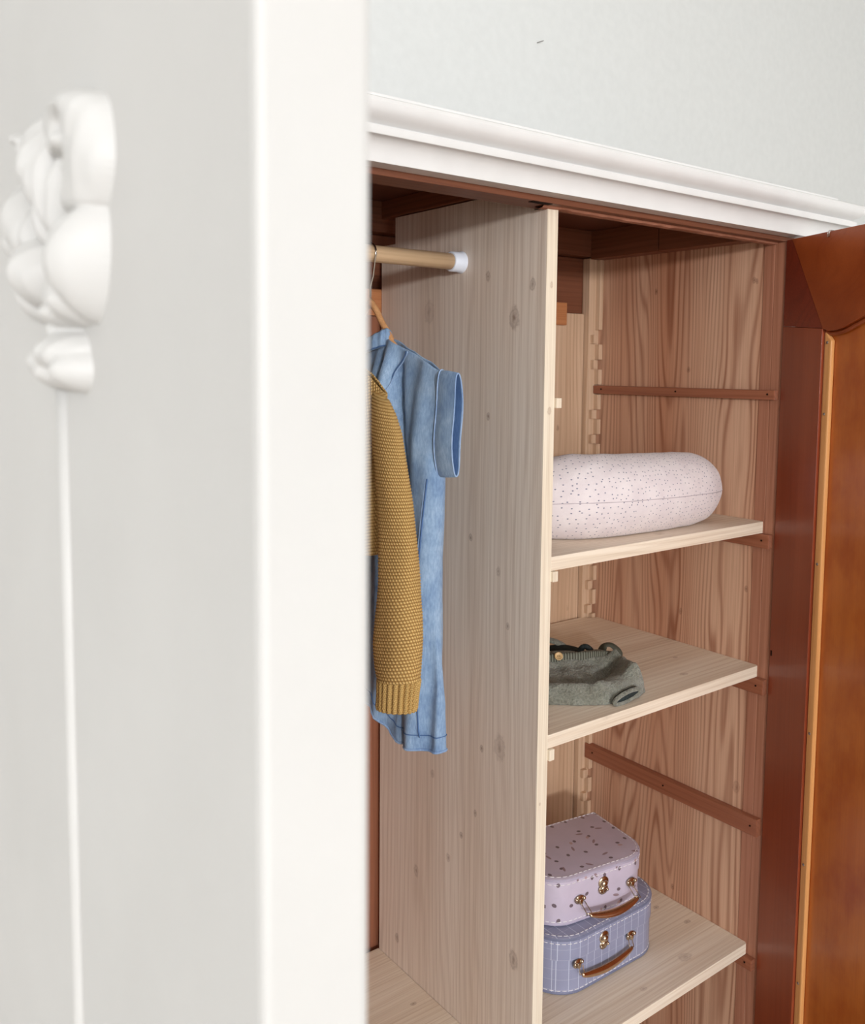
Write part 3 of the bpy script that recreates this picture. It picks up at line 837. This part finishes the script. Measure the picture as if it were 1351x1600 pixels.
# ------------------------------------------------------------------ mustard cardigan
XC = -.222
card = empty('cardigan', (XC, RY, 1.72), 'mustard yellow garter-knit child\'s cardigan hanging in front of the denim dress', 'cardigan')
PITCH = .0036
def m_top(d): return interp([(0, 1.715), (.03, 1.738), (.06, 1.716), (.11, 1.6915), (.150, 1.668), (.165, 1.655)], d)
N, Rr = 150, 430
rings, uvs = [], []
for i in range(Rr+1):
    t = i/Rr; ring = []; uvr = []
    for j in range(N+1):
        a = 2*pi*j/N; ca, sa = cos(a), sin(a)
        cc = math.copysign(abs(ca)**.75, ca); ss = math.copysign(abs(sa)**.6, sa)
        w_ = interp([(0, .148), (.15, .140), (.4, .128), (1, .126)], t)
        y = -cc*w_; d = abs(y)
        z = lerp(m_top(d), 1.4685+.016*(d/.12), t)
        b = lerp(.004, .016, min(1, t/.2)**.7)
        L_ = (m_top(d)-z)+d*.9
        ridge = abs(sin(pi*L_/PITCH))*.0011
        k = b+ridge*abs(sa)**.3
        f = .0035*sin(y*60+.8)*min(1, t*3)*min(1, abs(sa)*2)+.002*noise.noise(Vector((y*18, z*14, 1)))
        ring.append((XC-ss*k-(f if ss > 0 else -f*.5), RY+y*(1+ridge*2), z)); uvr.append((a*.09, L_))
    rings.append(ring[:-1]); uvs.append(uvr)
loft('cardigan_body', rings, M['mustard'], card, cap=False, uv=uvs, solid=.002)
SL = [(.0290, 1.6690, .0060, .0020, .0030), (.0233, 1.6629, .014, .0028, .006), (.0182, 1.6476, .0194, .0022, .009), (.0125, 1.6268, .0241, .0016, .0110), (.0048, 1.5928, .025, .0001, .0130), (-.0041, 1.5526, .0256, -.0018, .0145), (-.0105, 1.5112, .0263, -.0028, .016),
      (-.0128, 1.4699, .0296, -.0049, .018), (-.012, 1.4281, .0338, -.0077, .020), (-.0117, 1.3982, .0348, -.0079, .020), (-.0125, 1.3725, .0325, -.0075, .020), (-.0133, 1.3558, .0303, -.0058, .019)]
def srow(tab, z):
    tt = [(q[1], q) for q in tab][::-1]
    if z <= tt[0][0]: return tt[0][1]
    for (a, qa), (b, qb) in zip(tt, tt[1:]):
        if z <= b:
            t = (z-a)/(b-a); return tuple(lerp(u, v_, t) for u, v_ in zip(qa, qb))
    return tt[-1][1]
def sleeve(sgn, xo):
    N, Rr = 96, 520
    rings, uvs = [], []
    for i in range(Rr+1):
        z = lerp(1.669, 1.3558, i/Rr); y, _, a_, dz, b_ = srow(SL, z)
        y = RY-sgn*(RY-y)
        ring = []; uvr = []
        for j in range(N+1):
            q = 2*pi*j/N; c, s_ = cos(q), sin(q)
            L_ = (1.669-z)+dz*0
            ridge = abs(sin(pi*L_/PITCH))*.0012
            cr = 1+.10*noise.noise(Vector((c*1.2, s_*1.2, z*14)))
            dent = 1-.16*math.exp(-((q-pi*1.30)/.35)**2)*min(1, (1.669-z)/.08)
            yy = c*(a_*cr*dent+ridge); xx = -s_*(b_*cr*dent+ridge)
            ring.append((xo+xx, y-sgn*yy*-1*-1, z-(-c*dz)*-1)); uvr.append((q*.028, L_))
        rings.append(ring[:-1]); uvs.append(uvr)
    loft('sleeve', rings, M['mustard'], card, uv=uvs)
    # ribbed cuff
    CF = [(-.0133, 1.3562, .0300, -.0060, .0185), (-.011, 1.337, .0288, -.0056, .0175), (-.0093, 1.323, .0292, -.0051, .0170)]
    rings, uvs = [], []; Nn = 360
    for i in range(41):
        z = lerp(1.3562, 1.3215, i/40); y, _, a_, dz, b_ = srow(CF, z); y = RY-sgn*(RY-y)
        ring, uvr = [], []
        for j in range(Nn+1):
            q = 2*pi*j/Nn; c, s_ = cos(q), sin(q)
            rib = (abs(sin(q*11))**.6)*.0042-.0022
            if i > 37: rib *= .7; 
            yy = c*(a_+rib); xx = -s_*(b_+rib)
            ring.append((xo+xx, y-sgn*yy, z-c*dz)); uvr.append((q*.028, z))
        rings.append(ring[:-1]); uvs.append(uvr)
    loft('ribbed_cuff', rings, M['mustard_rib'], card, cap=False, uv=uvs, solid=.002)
sleeve(1, XC-.004); sleeve(-1, XC-.004)

# ------------------------------------------------------------------ nursing pillow on the top shelf
zs = 1.4607
pil = empty('nursing_pillow', (.22, .12, zs), 'pale pink speckled crescent pillow lying on the top shelf', 'pillow')
pp = catmull([(.3720, .0700, 0), (.345, .0650, 0), (.290, .0625, 0), (.230, .0660, 0), (.180, .0720, 0), (.135, .0870, 0), (.103, .118, 0), (.090, .165, 0), (.100, .215, 0), (.130, .255, 0), (.175, .272, 0), (.215, .275, 0)], 8)
tot = len(pp)
rings, uvs = [], []; N = 64; L_ = 0; pts = []
# rounded cap at both ends
def endprof(k):
    if k < 0: return 0
    return 1
rad = []
for i, p in enumerate(pp):
    u = i/(tot-1)
    r = interp([(0, .0565), (.12, .0580), (.3, .0595), (.45, .0605), (.6, .054), (.8, .042), (1, .034)], u)
    rad.append(r)
cap0 = pp[0]; d0 = (pp[0]-pp[1]).normalized(); cap1 = pp[-1]; d1 = (pp[-1]-pp[-2]).normalized()
seq = []
for k in range(12):
    a = pi/2*(1-k/12); seq.append((cap0+d0*sin(a)*.062, max(.001, rad[0]*cos(a)**.92), -d0))
for i in range(tot):
    d = (pp[min(tot-1, i+1)]-pp[max(0, i-1)]).normalized(); seq.append((pp[i], rad[i], d))
for k in range(1, 11):
    a = pi/2*(k/10); seq.append((cap1+d1*sin(a)*.03, max(.001, rad[-1]*cos(a)**.8), d1))
Lc = 0; prevp = None
for p, r, d in seq:
    if prevp: Lc += (p-prevp).length
    prevp = p
    side_ = Vector((-d.y, d.x, 0)); ring, uvr = [], []
    for j in range(N+1):
        a = 2*pi*j/N
        wr = .0012*noise.noise(Vector((p.x*30+cos(a)*2, p.y*30+sin(a)*2, 0)))
        rr_ = r+wr
        zz = sin(a)*rr_; zz = max(zz, -r*.93) if r > .02 else zz
        ring.append((p.x+side_.x*cos(a)*rr_, p.y+side_.y*cos(a)*rr_, zs+.0005+zz+r*.93*1.0+(.0 if r > .054 else (0))))
        uvr.append((Lc, a*.058))
    rings.append(ring[:-1]); uvs.append(uvr)
# small end rings should stay centred at mid height of the body
mid = zs+.0005+rad[0]*.93
for (p, r, d), ring in zip(seq, rings):
    cz = zs+.0005+r*.93
    if (p-cap0).dot(d0) > 0:
        for k, q in enumerate(ring): ring[k] = (q[0], q[1], q[2]+(mid-cz)*1.0)
pb = loft('cushion', rings, M['pillow'], pil, uv=uvs)
seam = [Vector(r[N//2]) for r in rings[1:-1]]; seam2 = [Vector(r[0]) for r in rings[1:-1]]
for sline in (seam, seam2):
    tube('seam', sline, .00055, M['pillow_seam'], pil, 6)


# ------------------------------------------------------------------ suitcases
def rr_outline(w_, d, r, n=9, off=0):
    """plan outline: square back corners, rounded front corners; front is -y"""
    x, y = w_/2+off, d/2+off; r = r+off
    P = [(x, y), (-x, y)]
    for k in range(n+1):
        a = pi+pi/2*k/n; P.append((-x+r+cos(a)*r, -y+r+sin(a)*r))
    for k in range(n+1):
        a = 1.5*pi+pi/2*k/n; P.append((x-r+cos(a)*r, -y+r+sin(a)*r))
    return P


def dense(P, step):
    out = []
    for i in range(len(P)):
        a, b = Vector(P[i]), Vector(P[(i+1) % len(P)])
        n = max(1, int((b-a).length/step))
        out += [a.lerp(b, k/n) for k in range(n)]
    return out


def suitcase(loc, rot, w_, d, h, r, label, mat, edge, sw, handle):
    o = empty('suitcase', loc, label, 'suitcase', 'small board suitcases stacked on the lower shelf'); o.rotation_euler = (0, 0, 0)
    def P3(P, z): return [(p[0], p[1], z) for p in P]
    hl = h*.60
    def mk(name, rings, m, par, **k):
        bm = bmesh.new(); add_loft(bm, rings); bmesh.ops.recalc_face_normals(bm, faces=bm.faces)
        q = link(name, bm, m, par, True, loc=0)
        md = q.modifiers.new('es', 'EDGE_SPLIT'); md.split_angle = radians(35)
        return q
    O = lambda off: rr_outline(w_, d, r, off=off)
    body = mk('case_base', [P3(O(-.0030), .0005), P3(O(-.0014), .0018), P3(O(-.0014), hl-.0005)], mat, o)
    lid = mk('case_lid', [P3(O(-.0005), hl), P3(O(.0004), hl+.0006), P3(O(.0004), h-.0034), P3(O(-.0004), h-.0016), P3(O(-.0028), h-.0004), P3(O(-.0050), h)], mat, o)
    mk('edge_band', [P3(O(.0001), h-.0062), P3(O(.0010), h-.0052), P3(O(.0010), h-.0030), P3(O(.0001), h-.0018)], edge, lid)
    mk('edge_band', [P3(O(-.0010), .0012), P3(O(-.0005), .0020), P3(O(-.0005), .0036), P3(O(-.0010), .0046)], edge, body)
    bm = bmesh.new()
    def stitches(off, z, ln=.0078, gap=.0012):
        P = dense(O(off), .0010); n = len(P); i = 0; st_ = int((ln+gap)/.0010)
        while i < n:
            seg = [P[(i+k) % n] for k in range(st_-1)]
            pts = [(q.x, q.y, z) for q in seg][::2]
            if len(pts) > 1: add_loft(bm, tube_rings(pts, .00050, 5))
            i += st_
    stitches(-.0046, h+.0001); stitches(.0006, h-.0098); stitches(-.0012, .0068)
    bmesh.ops.recalc_face_normals(bm, faces=bm.faces)
    tag(link('stitching', bm, M['stitch'], o, True, loc=0), kind='stuff')
    yf = -d/2
    # lock: dark oval back plate, rounded hasp with bright bulges
    def blob(bm, c, s):
        q = bmesh.ops.create_uvsphere(bm, u_segments=14, v_segments=8, radius=1)
        bmesh.ops.scale(bm, vec=s, verts=q['verts']); bmesh.ops.translate(bm, vec=c, verts=q['verts'])
    lx, lz = handle['lock']
    bm = bmesh.new()
    blob(bm, (lx, yf-.0006, lz+.0045), (.0104, .0026, .0096))
    blob(bm, (lx, yf-.0006, lz-.0070), (.0098, .0024, .0082))
    lk = link('lock', bm, M['case_metal'], o, True, loc=0)
    bm = bmesh.new()
    blob(bm, (lx, yf-.0030, lz+.0035), (.0064, .0040, .0056)); blob(bm, (lx, yf-.0026, lz-.0030), (.0074, .0030, .0034))
    add_box(bm, (lx-.0022, yf-.0044, lz-.0105), (lx+.0022, yf-.001, lz+.004), .0008)
    blob(bm, (lx-.0072, yf-.0020, lz-.0080), (.0024, .0024, .0024)); blob(bm, (lx+.0072, yf-.0020, lz-.0080), (.0024, .0024, .0024))
    link('hasp', bm, M['case_metal'], lk, True, loc=0)
    # brackets
    hx0, hx1, hz = handle['x0'], handle['x1'], handle['z']
    out, drop = handle['out'], handle['drop']
    for k, bx_ in enumerate((hx0, hx1)):
        bm = bmesh.new()
        blob(bm, (bx_, yf-.0008, hz+.0010), (.0100, .0020, .0072))
        for q in (-.0072, .0072): blob(bm, (bx_+q, yf-.0022, hz+.0026), (.0032, .0028, .0032))
        add_box(bm, (bx_-.0034, yf-.0052, hz-.0042), (bx_+.0034, yf-.0012, hz+.0034), .0012)
        br_ = link('bracket', bm, M['case_metal'], o, True, loc=0)
        # wire link down / out to the grip
        sgn = 1 if k == 0 else -1
        ex_ = bx_+sgn*.0035
        tube_p = [(ex_-.0042, yf-.0040, hz-.002), (ex_-.0048, yf-.0040-out*.8, hz-.002-drop*.55), (ex_+.0042, yf-.0040-out*.95, hz-.003-drop*.62), (ex_+.0036, yf-.0040, hz-.002)]
        bm = bmesh.new(); add_loft(bm, tube_rings(tube_p, .0008, 6)); link('link_wire', bm, M['case_metal'], br_, True, loc=0)
    # grip: folded tin, sagging in the middle
    rings = []
    for k in range(31):
        q = k/30; x = lerp(hx0+.003, hx1-.003, q); s_ = sin(q*pi)
        y = yf-.0048-out*(.80+.20*s_); z = hz-.004-drop*(.55+.45*s_**.8)
        ww = .0030+.0032*s_**.7; tt = .0020+.0014*s_
        nrm = Vector((0, -drop*.6-.002, -out*.4+.0)).normalized() if out > .006 else Vector((0, 0, -1))
        c_ax = Vector((0, -out, -drop)).normalized() if (out+drop) else Vector((0, 0, -1))
        n_ax = Vector((0, c_ax.z, -c_ax.y))
        rings.append([Vector((x, y, z))+c_ax*cos(a*pi/8)*ww+n_ax*sin(a*pi/8)*tt for a in range(16)])
    bm = bmesh.new(); add_loft(bm, rings); bmesh.ops.recalc_face_normals(bm, faces=bm.faces)
    link('handle', bm, M['bronze_tin'], o, True, loc=0)
    o.rotation_euler = (0, 0, rot)
    return o


z3 = .7612
suitcase((.2500, .1745, z3), radians(-1), .246, .190, .0915, .058, 'grey-blue suitcase with white check lines, underneath, on the lower shelf', M['blue_grid'], M['blue_edge'], 0,
         dict(lock=(-.022, .066), x0=-.078, x1=.038, z=.0490, out=.004, drop=.019))
suitcase((.2472, .1704, z3+.0925), radians(-8.5), .209, .147, .0765, .050, 'lilac suitcase with small dark motifs, stacked on top of the grey-blue one', M['lilac_print'], M['lilac_edge'], 0,
         dict(lock=(.005, .0475), x0=-.0405, x1=.0608, z=.0360, out=.020, drop=.016))

# ------------------------------------------------------------------ knitted romper on the middle shelf
z2 = 1.2282
O2 = Vector((.1531, .0423, z2)); ax = Vector((.796, -.605, 0)); ay = Vector((.605, .796, 0))
rom = empty('knitted_romper', O2, 'crumpled sage green knitted baby romper with wooden button on the middle shelf', 'romper')
def Q(x, y, z): return O2+ax*x+ay*y+Vector((0, 0, z))
# footprint outline (local), then a height field with folds
fp = [(-.150, .020), (-.120, .004), (-.0663, -.0088), (-.0291, -.0120), (.0117, -.0085), (.0420, .0050), (.0640, .0200), (.0800, .0450), (.0810, .0700), (.0720, .0950), (.0640, .1150), (.0560, .1270), (.030, .1290), (0, .1230), (-.030, .1150), (-.060, .1080), (-.100, .1020), (-.140, .100)]
def inside_dist(x, y):
    ins = False; best = 1e9
    n = len(fp)
    for i in range(n):
        x1, y1 = fp[i]; x2, y2 = fp[(i+1) % n]
        if (y1 > y) != (y2 > y) and x < (x2-x1)*(y-y1)/(y2-y1)+x1: ins = not ins
        dx, dy = x2-x1, y2-y1; t = max(0, min(1, ((x-x1)*dx+(y-y1)*dy)/(dx*dx+dy*dy)))
        best = min(best, (x-x1-t*dx)**2+(y-y1-t*dy)**2)
    return (1 if ins else -1)*sqrt(best)
def segd(x, y, a, b):
    dx, dy = b[0]-a[0], b[1]-a[1]; t = max(0, min(1, ((x-a[0])*dx+(y-a[1])*dy)/(dx*dx+dy*dy)))
    return sqrt((x-a[0]-t*dx)**2+(y-a[1]-t*dy)**2)
def hgt(x, y):
    d = inside_dist(x, y)
    if d <= 0: return 0
    e = min(1, d/.013); edge = sqrt(1-(1-e)**2)
    h = .019
    h += .016*math.exp(-(segd(x, y, (.056, .118), (.066, .050))/.015)**2)     # hip ridge on the right
    h += .007*math.exp(-(segd(x, y, (.060, .05), (.015, .010))/.014)**2)      # leg roll to the front
    h += .006*math.exp(-(segd(x, y, (-.12, .012), (.0, .004))/.012)**2)       # front rim
    h += .010*math.exp(-(segd(x, y, (-.12, .095), (.05, .125))/.014)**2)      # waist roll
    h -= .017*math.exp(-(segd(x, y, (.038, .100), (-.010, .030))/.011)**2)    # deep fold
    h -= .006*math.exp(-(segd(x, y, (-.10, .055), (-.03, .045))/.022)**2)
    h += .0030*noise.noise(Vector((x*62, y*62, 0)))+.0010*noise.noise(Vector((x*170, y*170, 4)))
    return max(.001, h)*edge
bm = bmesh.new(); NX, NY = 150, 96
G = {}
for i in range(NX+1):
    for j in range(NY+1):
        x = lerp(-.155, .090, i/NX); y = lerp(-.016, .134, j/NY); h = hgt(x, y)
        G[i, j] = (bm.verts.new(Q(x, y, h+.0008)), h)
for i in range(NX):
    for j in range(NY):
        q = [G[i, j], G[i+1, j], G[i+1, j+1], G[i, j+1]]
        if max(c[1] for c in q) > 0: bm.faces.new([c[0] for c in q])
for v_ in [v for v in bm.verts if not v.link_faces]: bm.verts.remove(v_)
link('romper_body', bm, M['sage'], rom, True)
# leg opening facing the camera: soft thick lip round a dark cap painted as inner shade
cx, cy, cz = .0440, .0020, .0100
lip = []
lx_ = Vector((.0255*cos(.62), .0255*sin(.62), 0))
for k in range(40):
    a = 2*pi*k/40
    lip.append(Q(cx+lx_.x*cos(a), cy-.003+lx_.y*cos(a)+.0*sin(a), cz+.0062*sin(a)+.0036*cos(a)))
tube('leg_cuff', lip, .0032, M['sage'], rom, 10, 1, (.605, .796, 0), loop=True)
rr = []
for dep in (0, .006, .014):
    rr.append([Q(cx+lx_.x*cos(2*pi*k/40)*.94+.003*dep, cy+lx_.y*cos(2*pi*k/40)*.94+dep-.0050, cz+(.0056*sin(2*pi*k/40)+.0036*cos(2*pi*k/40))) for k in range(40)])
loft('leg_shade_cap', rr, M['sage_dark'], rom)
# ribbed waistband
rings, uvs = [], []
wb = catmull([(-.150, .101, .030), (-.110, .098, .0325), (-.070, .100, .034), (-.030, .108, .0345), (.010, .117, .035), (.040, .127, .033), (.060, .134, .027)], 6)
for i, p in enumerate(wb):
    ring, uvr = [], []
    for k in range(17):
        a = 2*pi*k/16; ring.append(Q(p.x, p.y+cos(a)*.0060, p.z-.009+sin(a)*.0110)); uvr.append((i*.0056, a*.01))
    rings.append(ring[:-1]); uvs.append(uvr)
loft('waistband', rings, M['sage_rib'], rom, uv=uvs)
# opening behind the waistband: dark inside folds and shoulder straps
def ribbon(name, path, wdt, thk, mat):
    P = catmull(path, 6); rr = []
    for i, p in enumerate(P):
        a = P[max(0, i-1)]; b = P[min(len(P)-1, i+1)]; d = (b-a).normalized()
        s_ = Vector((-d.y, d.x, 0)); s_ = s_.normalized() if s_.length > 1e-4 else Vector((1, 0, 0)); n_ = d.cross(s_).normalized()
        rr.append([Q(*(p+s_*cos(q*pi/6)*wdt+n_*sin(q*pi/6)*thk)) for q in range(12)])
    return loft(name, rr, mat, rom)
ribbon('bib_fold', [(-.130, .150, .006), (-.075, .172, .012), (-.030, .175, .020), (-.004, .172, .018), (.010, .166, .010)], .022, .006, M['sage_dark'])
ribbon('bib_fold', [(-.020, .140, .012), (.010, .143, .020), (.035, .150, .020), (.050, .148, .012)], .016, .008, M['sage'])
ribbon('bib_fold', [(-.090, .128, .020), (-.050, .135, .026), (-.010, .137, .026), (.008, .132, .018)], .007, .004, M['sage'])
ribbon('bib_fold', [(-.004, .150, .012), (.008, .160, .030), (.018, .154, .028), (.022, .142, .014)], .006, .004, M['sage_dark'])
ribbon('shoulder_strap', [(.036, .176, .005), (.041, .180, .016), (.048, .184, .0255), (.058, .182, .0265), (.066, .176, .019), (.064, .168, .006)], .0080, .0030, M['sage_rib'])
ribbon('shoulder_strap', [(-.135, .185, .006), (-.085, .195, .022), (-.045, .195, .030), (-.022, .188, .024), (-.016, .176, .010)], .010, .0036, M['sage'])
for bx_, by_, bz_, rx_ in ((-.0390, .0985, .0345, 0), ):
    c = Q(bx_, by_, bz_)
    nrm = (-ay*.75+Vector((0, 0, .66))).normalized(); mt = Matrix.Translation(c) @ nrm.to_track_quat('Z', 'Y').to_matrix().to_4x4()
    rr = [[mt @ Vector((cos(k*pi/12)*r, sin(k*pi/12)*r, z)) for k in range(24)] for r, z in ((.0060, -.001), (.0066, .0004), (.0062, .0018), (.0050, .0020), (.0042, .0010), (.0010, .0010))]
    bt = loft('button', rr, M['button_wood'], rom)
    for q in (-.0014, .0014):
        rr = [[mt @ Vector((q+cos(k*pi/6)*.0008, sin(k*pi/6)*.0008, z)) for k in range(12)] for z in (.0006, .0013)]
        loft('button_hole', rr, M['dark_hole'], bt)
